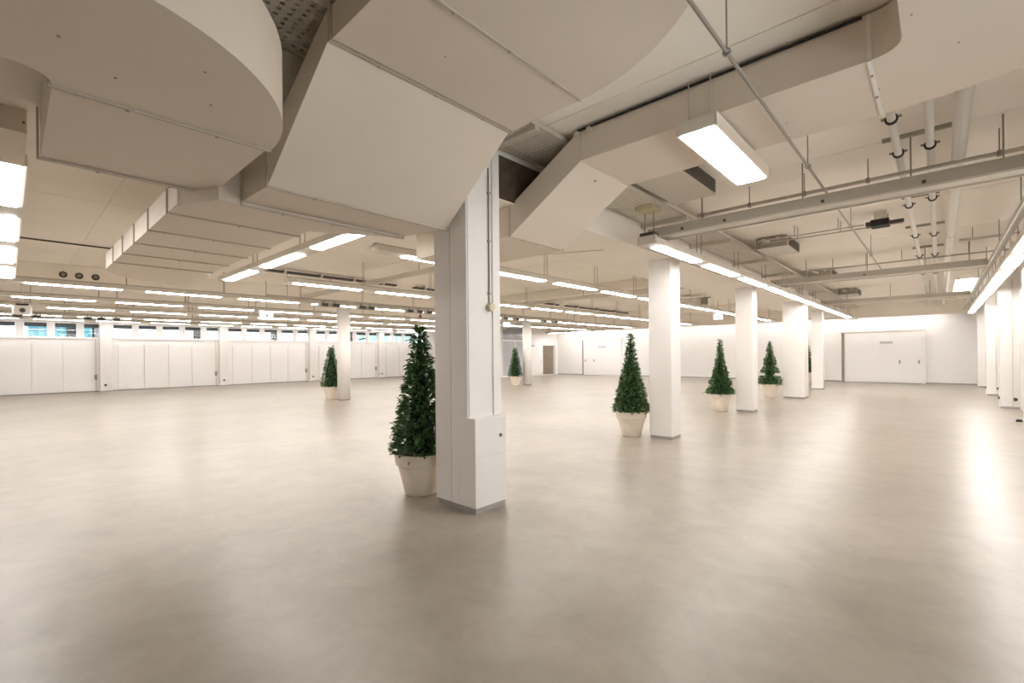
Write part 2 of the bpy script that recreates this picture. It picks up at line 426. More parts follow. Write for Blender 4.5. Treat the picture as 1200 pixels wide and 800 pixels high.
# downstand beams over the two column rows
struct('trim_beam', bx(-4.72, -3.4, YB, YF - 1.1, 3.14, ZS), M['beam'], bevel=0.01)
bb = struct('trim_beam', bx(-16.1, -14.8, YB, YF - 1.1, 3.30, ZS), M['beam'], bevel=0.01)
for y in (0.89, 1.16, 1.45):
    obj('pipe_sleeve', MB().ring((-14.79, y, 3.44), (1, 0, 0), 0.045, 0.03, 0.025, 16), M['rubber'], bb, smooth=False, label='dark round pipe sleeve')
    obj('sleeve_cap', MB().tube((-14.8, y, 3.44), (-14.785, y, 3.44), 0.045, n=14), M['gap'], bb)
struct('trim_beam', bx(-25.4, -24.9, YB, 20.9, 3.38, ZS), M['beam'], bevel=0.01)
for y, x0 in ((-1.9, -14.8), (12.62, -14.8), (22.0, -14.8)):
    struct('trim_cross_beam', bx(x0, -4.72, y - 0.17, y + 0.17, 3.42, ZS), M['beam'], bevel=0.01)

M['facing'] = mat('dark_brown_facing', (0.085, 0.06, 0.04), 0.8, noise=(9, 0.2))
obj('dark_facing', bx(-3.4, -3.385, 3.42, 4.75, 3.15, 3.60), M['facing'], bpy.data.objects['trim_beam'], label='dark brown board behind the nearest column')  # thin dark brown layer over this stretch of the beam side
# ------------------------------------------------------------------ columns
def column(name, label, x0, x1, y0, y1, top, group=None):
    t = thing(name, label, 'column', ((x0 + x1) / 2, (y0 + y1) / 2, 0), group)
    obj('shaft', bx(x0, x1, y0, y1, 0.05, top), M['column'], t, bevel=0.008)
    obj('plinth', bx(x0 + 0.012, x1 - 0.012, y0 + 0.012, y1 - 0.012, 0, 0.05), M['plinth'], t, label='recessed grey plinth')
    return t
c1 = column('square_column', 'nearest square white column with a cladding box at its foot', -3.81, -3.30, 2.98, 3.40, 3.60)
obj('cladding_board', bx(-3.80, -3.56, 2.970, 2.98, 0.055, 3.12), M['column'], c1)
obj('cladding_board', bx(-3.545, -3.31, 2.966, 2.98, 0.055, 3.12), M['column'], c1)
bxo = obj('cladding_box', bx(-3.42, -3.20, 2.962, 3.385, 0.055, 0.90), M['column'], c1, bevel=0.006)
obj('box_plinth', bx(-3.42, -3.212, 2.975, 3.373, 0, 0.055), M['plinth'], c1)
obj('cladding_joint', bx(-3.2, -3.199, 2.97, 3.38, 0.535, 0.539), M['fitting'], bxo)
obj('lock', MB().tube((-3.2, 3.30, 0.71), (-3.19, 3.30, 0.71), 0.018, n=12), M['steel'], bxo, label='small steel lock')
cab = obj('cable', MB().tube((-3.29, 3.255, 2.02), (-3.29, 3.255, 3.36), 0.008, n=8), M['rod'], c1, label='thin brown cable down the side')
for z in (2.1, 2.62, 3.1): obj('clip', bx(-3.3, -3.275, 3.24, 3.27, z, z + 0.02), M['brass'], cab)
obj('conduit_cover', bx(-3.30, -3.285, 3.30, 3.40, 0.9, 3.58), M['column'], c1)
sw = obj('pull_switch', MB().tube((-3.3, 3.255, 1.975), (-3.25, 3.255, 1.975), 0.045, 0.038, 16), M['beige'], c1, label='round beige switch')
column('square_column', 'second square white column of the right row, behind a potted topiary', -3.81, -3.40, 7.75, 8.15, 3.14)
column('square_column', 'third square white column of the right row', -3.83, -3.42, 12.60, 13.00, 3.14)
column('square_column', 'fourth and widest square white column of the right row', -3.78, -3.17, 17.26, 17.86, 3.60)
column('square_column', 'fifth and farthest square white column, near the far wall', -3.78, -3.40, 21.85, 22.2, 3.14)
for lab, x, y in (('round white column left of the nearest column', -15.1, 7.86), ('distant round white column seen right of the nearest column', -15.02, 17.45)):
    t = thing('round_column', lab, 'column', (x, y, 0), None)
    obj('shaft', MB().lathe([(0.215, 0.04), (0.215, 3.30)], (x, y, 0), 36), M['column'], t, smooth=True)
    obj('plinth', MB().lathe([(0.205, 0), (0.205, 0.04)], (x, y, 0), 36), M['plinth'], t, smooth=True)

# ------------------------------------------------------------------ ventilation ducts
def arc(cx, cy, rx, ry, a0, a1, n, e=2.0):
    out = []
    for i in range(n + 1):
        a = math.radians(a0 + (a1 - a0) * i / n)
        c, s = math.cos(a), math.sin(a)
        out.append((cx + rx * math.copysign(abs(c) ** (2 / e), c), cy + ry * math.copysign(abs(s) ** (2 / e), s)))
    return out

def flange_x(parent, x, y0, y1, zb, zt, d=0.012, w=0.022, bolts=3):
    """raised joint band around a duct that runs along x"""
    f = obj('flange', MB().box(x - w / 2, x + w / 2, y0 - d, y1 + d, zb - d, zb).box(x - w / 2, x + w / 2, y0 - d, y0, zb, zt).box(x - w / 2, x + w / 2, y1, y1 + d, zb, zt), M['flange'], parent)
    for i in range(bolts):
        y = y0 + (y1 - y0) * (i + 0.7) / (bolts + 0.4)
        obj('bolt', MB().tube((x, y, zb - d), (x, y, zb - d - 0.008), 0.008, n=6), M['bolt'], f)
    return f

def screws(parent, pts, z):
    for x, y in pts:
        obj('screw', MB().tube((x, y, z), (x, y, z - 0.004), 0.006, n=6), M['bolt'], parent)

# duct over the middle of the picture, dropping to the left in front of the nearest column
A = thing('air_duct', 'wide central air duct sloping down in front of the nearest column', 'duct', (-3.0, 2.1, 2.72))
poly = [(-2.66, 1.33), (-2.10, 1.33)] + arc(-2.10, 1.18, 0.15, 0.15, 90, 0, 6) + [(-1.95, -3.2), (-0.5, -3.2)] + arc(-2.0, 1.42, 1.5, 1.5, 0, 90, 24) + [(-2.66, 2.92)]
obj('elbow', MB().prism(poly, 3.40, 3.60), M['duct'], A)
obj('sloping_section', MB().loft_x([(-2.68, 1.32, 2.91, 3.405, 3.60), (-3.52, 1.27, 2.90, 2.725, 3.05)]), M['duct'], A)
obj('low_section', MB().loft_x([(-3.525, 1.27, 2.90, 2.722, 3.05), (-4.02, 1.26, 2.76, 2.722, 3.05)]), M['duct'], A)
obj('reducer', MB().loft_x([(-4.025, 1.10, 2.72, 2.70, 3.0), (-4.42, 0.93, 2.02, 2.70, 2.92)]), M['duct'], A)
lo = MB().prism([(-4.42, 0.92), (-4.42, 2.0), (-8.0, 2.0)] + arc(-8.25, 2.45, 0.25, 0.45, 90, 0, 1)[:0] + [(-8.0, 2.07), (-9.35, 2.07)] + arc(-8.25, 2.02, 1.1, 1.1, 180, 270, 14), 2.72, 2.92)
obj('low_run', lo, M['duct'], A)
flange_x(A, -2.68, 1.33, 2.92, 3.40, 3.60)
flange_x(A, -3.52, 1.27, 2.90, 2.722, 3.0)
flange_x(A, -4.02, 1.26, 2.74, 2.70, 3.0)
for x in (-4.75, -5.52, -6.24, -6.95, -7.66): flange_x(A, x, 0.92, 2.0, 2.72, 2.92, bolts=1)
flange_x(A, -1.96, 1.36, 2.9, 3.40, 3.60, bolts=3)
screws(A, [(-1.5, 0.9), (-1.3, 1.6), (-1.0, 1.2), (-2.3, 1.9)], 3.40)

# left duct with the round elbow
B = thing('air_duct', 'big air duct with a rounded white elbow in the upper left', 'duct', (-3.0, 0.6, 2.8))
poly = [(-3.08, 0.15)] + arc(-3.08, 0.0, 0.13, 0.15, 90, 0, 6) + [(-2.95, -3.2), (-2.055, -3.2)] + arc(-3.1, 0.10, 1.045, 1.035, 0, 90, 32) + [(-3.1, 1.135)]
obj('elbow', MB().prism(poly, 2.80, 3.20), M['duct'], B)
obj('straight_section', MB().loft_x([(-3.10, 0.155, 1.115, 2.805, 3.12), (-4.27, 0.155, 1.115, 2.805, 3.12)]), M['duct'], B)
flange_x(B, -3.09, 0.15, 1.12, 2.80, 3.12, bolts=2)
flange_x(B, -4.26, 0.15, 1.12, 2.80, 3.12, bolts=2)
screws(B, [(-2.8, 0.35), (-2.6, 0.15), (-2.45, 0.62), (-2.75, 0.72), (-2.5, -0.2), (-2.3, 0.1)], 2.80)

# right duct: drops behind the nearest column, turns overhead on the right
C = thing('air_duct', 'air duct behind the nearest column, turning overhead at the upper right', 'duct', (-1.5, 4.2, 2.8))
poly = [(-2.52, 3.75), (-0.30, 3.75)] + arc(-0.30, 3.60, 0.15, 0.15, 90, 0, 8) + [(-0.15, -3.2), (1.25, -3.2)] + arc(-0.5, 3.0, 1.75, 1.67, 0, 90, 26, 2.5) + [(-2.52, 4.67)]
obj('elbow', MB().prism(poly, 3.36, 3.66), M['duct'], C)
obj('sloping_section', MB().loft_x([(-2.525, 3.752, 4.68, 3.362, 3.66), (-3.46, 3.752, 4.70, 2.80, 3.13)]), M['duct'], C)
obj('low_section', MB().loft_x([(-3.465, 3.75, 4.72, 2.798, 3.13), (-5.18, 3.75, 4.72, 2.798, 3.13)]), M['duct'], C)
flange_x(C, -3.46, 3.75, 4.72, 2.798, 3.12, d=0.008)
obj('seam', bx(-2.535, -2.515, 3.745, 4.68, 3.357, 3.36), M['duct'], C)
screws(C, [(-0.1, 3.4), (0.1, 3.9), (0.35, 3.6), (0.5, 3.2), (0.2, 3.1), (-0.3, 4.2), (-0.9, 4.3), (0.45, 2.95), (0.6, 3.3)], 3.36)
st = obj('cover_strip', MB().box(-0.33, -0.305, 3.744, 3.75, 3.355, 3.66).box(-0.33, -0.305, 3.744, 4.66, 3.353, 3.36), M['pipe'], C, label='pale cover strip over the joint')
for y in (3.95, 4.3): obj('bolt', MB().tube((-0.32, y, 3.352), (-0.32, y, 3.342), 0.009, n=6), M['bolt'], st)
obj('bolt', MB().tube((-2.62, 4.15, 3.30), (-2.62, 4.15, 3.292), 0.014, n=8), M['rod'], C)
# cable lying along the top edge of the right duct, and its clips
cb = obj('cable', MB().tube((-2.55, 3.735, 3.645), (-0.35, 3.735, 3.645), 0.010, n=6), M['rubber'])
tag(cb, 'dark cable along the top edge of the right-hand duct', 'cable')
for x in (-2.56, -2.42):
    o = obj('cable_clip', bx(x - 0.02, x + 0.02, 3.72, 3.75, 3.60, 3.64), M['tray'])
    tag(o, 'small pale clip on the top edge of the right-hand duct, ' + ('left' if x < -2.5 else 'right') + ' one', 'clip', 'clips at the duct corner')

# conduit fixed under the beam soffit behind the right duct
o = obj('conduit', MB().tube((-5.15, 5.75, 3.13), (-3.86, 6.36, 3.13), 0.009, n=8), M['fitting'])
tag(o, 'thin pale conduit under the beam soffit right of the nearest column', 'conduit')

o = obj('ceiling_cable', MB().tube((-12.0, 0.12, 3.665), (-12.0, 2.7, 3.665), 0.014, n=8), M['dark'])
tag(o, 'straight dark cable on the ceiling panels at the left', 'cable')
# screwed box left of the left duct
t = thing('vent_box', 'screwed sheet-metal box at the upper left edge beside the rounded duct', 'vent box', (-4.7, -0.5, 2.97))
obj('body', bx(-5.2, -4.42, -1.6, 0.10, 2.99, 3.36), M['duct'], t)
obj('side_plate', bx(-4.42, -4.405, -1.6, -0.02, 2.985, 3.36), M['duct'], t)
obj('side_plate', bx(-4.42, -4.41, -0.015, 0.10, 2.985, 3.36), M['duct'], t)
for y, z in ((-0.035, 3.08), (-0.035, 3.22), (0.085, 3.05), (0.085, 3.16), (0.085, 3.26)):
    obj('screw', MB().tube((-4.405, y, z), (-4.398, y, z), 0.007, n=6), M['dark'], t)
o = obj('riser_pipe', MB().tube((-3.22, -0.10, 2.80), (-3.22, -0.10, 3.68), 0.05, n=14), M['duct'], smooth=True)
tag(o, 'short pale riser pipe in the top left corner', 'pipe')

# ------------------------------------------------------------------ lights
def light_row(label, ax, c, a0, a1, z, first, pitch=1.93, ln=1.5, w=0.24, wl=0.155, h=0.085, rods=True, rodtop=ZS, skip=(), group=None, last=1e9):
    """continuous trunking along ax with luminous panels; hangs on rods"""
    def B(mb, u0, u1, v0, v1, z0, z1):
        return mb.box(v0, v1, u0, u1, z0, z1) if ax == 'Y' else mb.box(u0, u1, v0, v1, z0, z1)
    loc = (c, (a0 + a1) / 2, z) if ax == 'Y' else ((a0 + a1) / 2, c, z)
    t = thing('light_row', label, 'light fitting', loc, group)
    obj('housing', B(MB(), a0, a1, c - w / 2, c + w / 2, z, z + h), M['fitting'], t)
    rail = MB()
    B(rail, a0 + 0.02, a1 - 0.02, c - 0.04, c + 0.04, z + h, z + h + 0.035)
    obj('mounting_rail', rail, M['rail'], t)
    u = first
    d0 = r0 = None
    while u + ln <= min(a1, last) + 1e-6:
        if d0 is None:
            d0 = obj('diffuser', B(MB(), u, u + ln, c - wl / 2, c + wl / 2, z - 0.012, z), M['lamp'], t); ud = u
        else:
            dup(d0, 'diffuser', t, (0, u - ud, 0) if ax == 'Y' else (u - ud, 0, 0))
        if rods:
            for du, dv in ((-0.12, -0.035), (-0.12, 0.035)):
                q = u + ln + 0.2 + du
                if q > a1 - 0.05 or any(s0 < q < s1 for s0, s1 in skip): continue
                p = (c + dv, q) if ax == 'Y' else (q, c + dv)
                if r0 is None:
                    r0 = obj('hanger_rod', MB().tube((p[0], p[1], z + h + 0.03), (p[0], p[1], rodtop), 0.006, n=6), M['rod'], t); p0 = p
                else:
                    dup(r0, 'hanger_rod', t, (p[0] - p0[0], p[1] - p0[1], 0))
        u += pitch
    return t

rowA = light_row('long row of bright ceiling lights running beside the right row of columns', 'Y', -2.92, 5.95, 26.9, 3.0, 6.20, rodtop=3.48, skip=((12.7, 12.95), (19.2, 19.5)))
for p in ((-2.99, 6.0), (-2.87, 6.02)): obj('hanger_rod', MB().tube((p[0], p[1], 3.1), (p[0], p[1], 3.43), 0.008, n=6), M['rod'], rowA)
obj('end_cap', bx(-3.05, -2.79, 5.90, 5.95, 2.99, 3.10), M['box'], rowA)
obj('terminal_block', bx(-3.03, -2.83, 5.92, 6.06, 3.10, 3.15), M['dark'], rowA, label='dark terminals on the end cap')
light_row('row of lights passing behind the nearest column, first row left of it', 'Y', -6.05, 3.62, 25.9, 3.03, 4.14)
light_row('row of lights between the nearest column and the round column', 'Y', -9.85, 3.9, 25.9, 3.03, 4.05, skip=((12.3, 12.9), (21.8, 22.2)))
light_row('row of lights just in front of the beam over the round columns', 'Y', -13.4, -7.8, 25.9, 3.03, -7.47, skip=((-2.2, -1.6), (12.3, 12.9), (21.8, 22.2)))
light_row('row of lights just behind the beam over the round columns', 'Y', -16.5, -7.9, 25.9, 3.03, -7.62)
light_row('second row of lights from the window wall', 'Y', -19.4, -1.4, 20.5, 3.03, -1.1)
light_row('row of lights nearest to the window wall', 'Y', -23.0, -2.4, 20.5, 3.03, -2.1)
light_row('row of lights tight against the windows of the left wall', 'Y', -27.3, -3.4, 20.5, 3.16, -3.1, wl=0.08, rods=False)
light_row('very bright row of lights along the right-hand wall', 'Y', 0.94, 4.85, 26.6, 3.0, 5.1, wl=0.15, skip=((-1.0, 4.7),))
light_row('crosswise row of three lights under the left ceiling, left of the nearest column', 'X', 2.92, -10.35, -4.6, 3.0, -10.16, pitch=1.90, ln=1.38)
light_row('stack of bright lights receding along the left edge of the picture', 'X', 0.0, -12.65, -5.20, 3.0, -12.55, pitch=1.97, ln=1.43, w=0.24, wl=0.155, rods=False)
# wide fitting in front of the right duct
t = thing('ceiling_light', 'single wide rectangular light hanging below the right-hand duct', 'light fitting', (-1.39, 4.4, 3.236))
obj('housing', bx(-1.54, -1.235, 3.655, 5.13, 3.236, 3.335), M['fitting'], t)
obj('diffuser', bx(-1.515, -1.262, 3.68, 5.105, 3.224, 3.236), M['lamp'], t)
obj('cover_edge', bx(-1.238, -1.229, 3.655, 5.13, 3.228, 3.338), M['duct'], t)
for x in (-1.47, -1.30): obj('hanger_rod', MB().tube((x, 3.73, 3.335), (x, 3.73, ZS), 0.006, n=6), M['pipe_dim'], t)
light_row('short crosswise row of lights near the far wall, left of the white doors', 'X', 26.4, -20.9, -14.6, 3.0, -20.6, skip=((-16.2, -14.7),))
light_row('unseen row of lights added behind the bulkhead to brighten the far wall', 'X', 27.72, -20.9, 1.2, 3.25, -20.6, w=0.14, wl=0.07, h=0.07)  # added lamps, out of sight, that brighten the far wall

light_row('unseen row of lights added behind the viewer, on the left', 'Y', -9.85, -8.6, -2.6, 3.03, -8.4)  # added lamps that light the viewer's side of the nearest column

t = thing('ceiling_light', 'pale lit rectangular ceiling panel beyond the white pipes at the right', 'light fitting', (0.65, 21.6, 3.64))
obj('frame', bx(0.36, 0.96, 19.5, 24.2, 3.655, 3.68), M['frame'], t)
obj('diffuser', bx(0.39, 0.93, 19.55, 24.15, 3.64, 3.655), M['sign_lit'], t)
o = obj('wall_box', bx(1.38, 1.5, 27.3, 27.7, 2.55, 3.1), M['fitting'], bevel=0.01)
tag(o, 'small grey box high in the far right corner of the room', 'wall box')

# crosswise light rails in the right bay
def cross_rail(label, x0, x1, y, z, sc=1.0, bolts=()):
    t = thing('light_rail', label, 'rail', ((x0 + x1) / 2, y, z))
    obj('channel', bx(x0, x1, y, y + 0.09, z, z + 0.115), M['rail'], t)
    obj('lower_tray', bx(x0 + 0.12, x1, y + 0.005, y + 0.20, z - 0.02, z), M['fitting'], t)
    obj('edge_strip', bx(x0 + 0.15, x1, y + 0.19, y + 0.22, z - 0.035, z - 0.018), M['pipe_dim'], t)
    for k, x in enumerate(bolts):
        obj('bolt', MB().tube((x, y, z + 0.035), (x, y - 0.012, z + 0.035), 0.018, n=8), M['dark'], t)
    for x in (-2.3, -1.15, -0.2, 0.45):
        if x0 < x < x1:
            obj('hanger_rod', MB().tube((x, y + 0.045, z + 0.115), (x, y + 0.045, ZS), 0.008, n=6), M['rod'], t)
    return t
cross_rail('nearest crosswise grey light rail, running out to the right edge', -3.05, 0.70, 6.2, 3.15, bolts=(-2.95, -2.55, -2.0, -0.95, -0.1))
cross_rail('second crosswise grey light rail in the right bay', -3.05, 0.70, 12.75, 3.15, bolts=(-2.95, -1.2))
cross_rail('third and farthest crosswise light rail in the right bay', -3.05, 0.70, 19.3, 3.15)
t = thing('light_rail', 'long grey rail running into the distance beside the right-hand lights', 'rail', (0.75, 15, 3.15))
obj('channel', bx(0.715, 0.785, 4.85, 26.4, 3.15, 3.24), M['rail'], t)
obj('edge_strip', bx(0.70, 0.72, 4.85, 26.4, 3.14, 3.155), M['pipe'], t)
for y in (8.4, 11.2, 14.0, 16.8, 22.4): obj('hanger_rod', MB().tube((0.75, y, 3.24), (0.75, y, ZS), 0.007, n=6), M['rod'], t)
for k, (y, z, x0, x1, lab) in enumerate(((5.95, 3.22, -14.0, -5.0, 'nearer crosswise grey rail left of the nearest column'), (12.2, 3.22, -14.0, -5.0, 'farther crosswise grey rail seen right of the nearest column'))):
    t = thing('light_rail', lab, 'rail', ((x0 + x1) / 2, y, z))
    obj('channel', bx(x0, x1, y, y + 0.09, z, z + 0.11), M['fitting'], t)
    for x in (-12.2, -8.2, -5.6): obj('hanger_rod', MB().tube((x, y + 0.045, z + 0.11), (x, y + 0.045, ZS if k == 0 else 3.68), 0.008, n=6), M['rod'], t)

# ------------------------------------------------------------------ cable trays
def tray(label, x0, x1, y0, y1, z):
    t = thing('cable_tray', label, 'cable tray', ((x0 + x1) / 2, (y0 + y1) / 2, z))
    mb = MB()
    nx = 9
    for i in range(nx + 1):
        x = x0 + (x1 - x0) * i / nx
        mb.box(x - 0.017, x + 0.017, y0, y1, z, z + 0.003)
    y = y0
    while y < y1:
        mb.box(x0, x1, y, y + 0.04, z + 0.0005, z + 0.0035)
        y += 0.065
    o = obj('slotted_base', mb, M['tray'], t); o['kind'] = 'stuff'
    obj('side_rail', bx(x0 - 0.006, x0, y0, y1, z, z + 0.055), M['tray'], t)
    obj('side_rail', bx(x1, x1 + 0.006, y0, y1, z, z + 0.055), M['tray'], t)
    return t
tr1 = tray('perforated cable tray above the nearest column, between the ducts', -3.25, -2.74, -1.0, 4.74, 3.615)
obj('bracket_arm', MB().box(-3.3, -2.72, 3.30, 3.36, 3.575, 3.612), M['tray'], tr1)
tr2 = tray('perforated cable tray running along the beam over the right columns', -3.32, -2.70, 4.78, 26.5, 3.50)
for y in (6.7, 8.6, 11.0, 13.4, 15.8, 18.2):
    obj('bracket_arm', bx(-3.4, -2.68, y, y + 0.05, 3.44, 3.497), M['tray'], tr2)
o = obj('junction_box', bx(-3.05, -2.80, 5.82, 6.10, 3.44, 3.497), M['yellow'], bevel=0.006)
tag(o, 'yellowed flat junction box under the cable tray above the light rail end', 'junction box')

# grilled air units under the slab, one to each bay
for k, (y0, y1, lab) in enumerate(((4.85, 6.0, 'nearest grilled air unit under the ceiling, partly behind the duct'), (9.75, 10.7, 'second grilled air unit from the front in the right bay'),
                                   (14.5, 15.5, 'third grilled air unit from the front in the right bay'), (19.6, 20.6, 'farthest grilled air unit in the right bay'))):
    t = thing('air_unit', lab, 'air unit', (-2.3, (y0 + y1) / 2, 3.47))
    x0, x1 = -2.58, -2.04
    obj('casing', bx(x0, x1, y0, y1, 3.47, 3.66), M['box'], t, bevel=0.004)
    obj('end_plate', bx(x0 + 0.01, x1 - 0.01, y0 - 0.012, y0, 3.475, 3.655), M['boxdark'], t, label='darker end plate')
    g = obj('grille', bx(x1, x1 + 0.004, y0 + 0.08, y1 - 0.04, 3.49, 3.65), M['dark'], t, label='dark side grille')
    for i in range(9):
        z = 3.495 + i * 0.0175
        obj('louvre', bx(x1 + 0.004, x1 + 0.018, y0 + 0.08, y1 - 0.04, z, z + 0.005), M['grille'], g)
    gl_ = obj('grille', bx(x0 - 0.004, x0, y0 + 0.05, y1 - 0.04, 3.49, 3.65), M['grille'], t)
    if k:
        obj('pipe_stub', MB().tube((-2.42, y0 - 0.012, 3.60), (-2.42, y0 - 0.16, 3.60), 0.022, n=10).tube((-2.42, y0 - 0.16, 3.60), (-2.30, y0 - 0.22, 3.55), 0.022, n=10), M['pipe'], t, label='white bent pipe stub')
        obj('pipe_stub', MB().tube((-2.18, y0 - 0.012, 3.62), (-2.18, y0 - 0.12, 3.62), 0.022, n=10), M['pipe'], t, label='white pipe stub')
    obj('valve', bx(x0 - 0.08, x0 - 0.01, y1 - 0.12, y1 - 0.02, 3.52, 3.60), M['grille'], t)

# ------------------------------------------------------------------ pipes on the right
def pipe(label, p0, p1, r, m, n=12, name='pipe'):
    t = thing(name, label, 'pipe', p0)
    obj('tube', MB().tube(p0, p1, r, n=n), m, t, smooth=True)
    return t
pa = pipe('left one of the two white heating pipes under the right ceiling', (-0.29, 5.0, 3.5), (-0.29, 27.1, 3.5), 0.032, M['pipe'])
pb = pipe('right one of the two white heating pipes under the right ceiling', (-0.05, 4.85, 3.5), (-0.05, 27.1, 3.5), 0.032, M['pipe'])
for t, x, yy in ((pa, -0.29, (5.18, 6.12, 8.4, 10.7, 13.05, 16.0)), (pb, -0.05, (6.08, 8.2, 10.75, 13.05, 16.0))):
    for y in yy:
        c = obj('pipe_clamp', MB().ring((x, y, 3.5), (0, 1, 0), 0.033, 0.03, 0.014, 16), M['rubber'], t, label='black rubber-lined clamp')
        obj('clamp_ear', bx(x - 0.07, x - 0.045, y - 0.008, y + 0.008, 3.50, 3.52), M['rod'], c)
        obj('clamp_ear', bx(x + 0.045, x + 0.07, y - 0.008, y + 0.008, 3.50, 3.52), M['rod'], c)
        obj('clamp_rod', MB().tube((x, y, 3.53), (x, y, ZS), 0.006, n=6), M['rod'], c)
pc = pipe('thick white drain pipe to the right of the twin heating pipes', (0.16, 4.7, 3.5), (0.16, 27.1, 3.5), 0.055, M['pipe'], 18)
for y in (7.3, 11.0, 14.8): obj('pipe_clamp', MB().ring((0.16, y, 3.5), (0, 1, 0), 0.056, 0.03, 0.01, 18), M['fitting'], pc)
for k, (y, xa, xb) in enumerate(((5.85, -0.40, 0.10), (8.2, -0.36, 0.02), (10.2, -0.40, 0.08), (12.35, -0.38, 0.08), (15.2, -0.40, 0.08))):
    o = obj('pipe_bracket', bx(xa, xb, y - 0.02, y + 0.02, 3.545, 3.58), M['boxdark'])
    tag(o, 'short dark steel bracket bar crossing above the twin heating pipes, number %s from the front' % ('one', 'two', 'three', 'four', 'five')[k], 'bracket', 'bracket bars above the heating pipes')
ps = pipe('thin grey sprinkler pipe running away diagonally past the right-hand duct', (-0.93, 0.4, 3.31), (-0.93, 13.4, 3.31), 0.0115, M['pipe_grey'])
for y in (2.95, 5.3, 8.3, 11.0):
    obj('hanger_rod', MB().tube((-0.93, y, 3.32), (-0.93, y, ZS), 0.005, n=6), M['rod'], ps)
    obj('pipe_clip', MB().ring((-0.93, y, 3.31), (0, 1, 0), 0.018, 0.02, 0.006, 12), M['rod'], ps)
for k, (y, z, r, x0, x1, lab) in enumerate(((6.62, 3.435, 0.022, -2.5, 1.1, 'thin grey conduit crossing the right ceiling just past the duct'),
                                  (9.2, 3.50, 0.012, -2.4, -0.86, 'thin pale conduit leading to the black motor on the ceiling'),
                                  (9.45, 3.50, 0.012, -2.4, -0.4, 'second thin conduit just behind the one to the black motor'),
                                  (13.1, 3.445, 0.016, -2.4, 1.1, 'thin conduit just behind the second crosswise rail'),
                                  (11.6, 3.48, 0.025, 0.28, 1.1, 'short thick conduit right of the white drain pipe'))):
    t = pipe(lab, (x0, y, z), (x1, y, z), r, M['pipe_dim'], 10, 'conduit')
    for x in (-2.43, -1.82, -1.2, -0.58, 0.45, 0.9):
        if x0 < x < x1:
            obj('hanger_rod', MB().tube((x, y, z + r), (x, y, ZS), 0.006, n=6), M['rod'], t)
            if k == 0: obj('pipe_clip', bx(x - 0.018, x + 0.018, y - 0.026, y + 0.026, z - 0.027, z + 0.024), M['rod'], t)
t = thing('motor', 'black motor on the ceiling left of the twin heating pipes', 'motor', (-0.62, 9.26, 3.5))
obj('body', bx(-0.78, -0.55, 9.15, 9.40, 3.45, 3.55), M['rubber'], t, bevel=0.01)
obj('shaft', MB().tube((-0.55, 9.28, 3.5), (-0.38, 9.28, 3.5), 0.03, n=12), M['dark'], t)
obj('rear_cover', bx(-0.84, -0.78, 9.18, 9.37, 3.47, 3.53), M['dark'], t)
obj('mounting_plate', bx(-0.74, -0.58, 9.2, 9.35, 3.55, ZS), M['fitting'], t)
t = thing('air_unit', 'dark air unit on the ceiling near the far end of the white pipes', 'air unit', (-0.1, 21.4, 3.45))
obj('casing', bx(-0.25, 0.45, 21.2, 21.7, 3.25, 3.42), M['box'], t)
obj('end_plate', bx(-0.24, 0.44, 21.188, 21.2, 3.26, 3.41), M['grille'], t)
obj('motor', bx(-0.55, -0.25, 21.25, 21.6, 3.28, 3.40), M['rubber'], t)
for k, y in enumerate((8.6, 10.0, 11.6, 13.4, 15.2)):
    o = obj('cable_bracket', MB().box(1.06, 1.14, y, y + 0.4, 3.16, 3.20).box(1.08, 1.10, y + 0.18, y + 0.22, 3.20, 3.66), M['rail'])
    tag(o, 'small grey cable bracket above the lights of the right-hand wall, ' + ('nearest', 'second', 'middle', 'fourth', 'farthest')[k], 'bracket', 'cable brackets by the right wall')

# slim dark slot vents under the ceiling between the columns
for k, (y0, y1, lab) in enumerate(((4.17, 7.85, 'dark slot vent under the ceiling left of the nearest column, front piece'), (8.5, 11.5, 'dark slot vent under the ceiling, second piece cut by the nearest column'),
                                   (12.9, 15.87, 'dark slot vent under the ceiling just right of the nearest column'), (16.4, 23.0, 'farthest dark slot vent under the ceiling'))):
    t = thing('slot_vent', lab, 'vent', (-11.9, (y0 + y1) / 2, 3.57))
    obj('slot', bx(-11.97, -11.83, y0, y1, 3.57, 3.62), M['dark'], t)
    for i in range(4):
        y = y0 + (y1 - y0) * (i + 0.5) / 4
        obj('clip', bx(-11.99, -11.81, y, y + 0.05, 3.56, ZS), M['fitting'], t)

# spotlight tracks with small dark heads
def spot(x, y, z, lab, grp, tilt=0.0):
    t = thing('spotlight', lab, 'spotlight', (x, y, z), grp)
    obj('head', MB().box(x - 0.09, x + 0.09, y - 0.13, y + 0.13, z - 0.11, z - 0.01), M['boxdark'], t, bevel=0.01)
    obj('yoke', MB().box(x - 0.015, x + 0.015, y - 0.015, y + 0.015, z - 0.01, z + 0.06), M['rod'], t)
    obj('lens', bx(x + 0.09, x + 0.1, y - 0.09, y + 0.09, z - 0.1, z - 0.02), M['dark'], t)
for x, y0, y1, lab in ((-12.6, 4.5, 18.0, 'thin spotlight track before the round columns'), (-22.4, -3.0, 6.0, 'thin spotlight track near the window wall')):
    t = thing('spotlight_track', lab, 'track', (x, (y0 + y1) / 2, 3.06))
    obj('rail', bx(x - 0.02, x + 0.02, y0, y1, 3.06, 3.10), M['rail'], t)
    for y in (y0 + 0.5, (y0 + y1) / 2, y1 - 0.5): obj('hanger_rod', MB().tube((x, y, 3.10), (x, y, ZS), 0.006, n=6), M['rod'], t)
ORD = ('leftmost', 'second from left', 'third from left', 'fourth from left', 'fifth from left', 'sixth from left', 'seventh from left', 'eighth from left', 'ninth from left', 'tenth from left', 'rightmost')
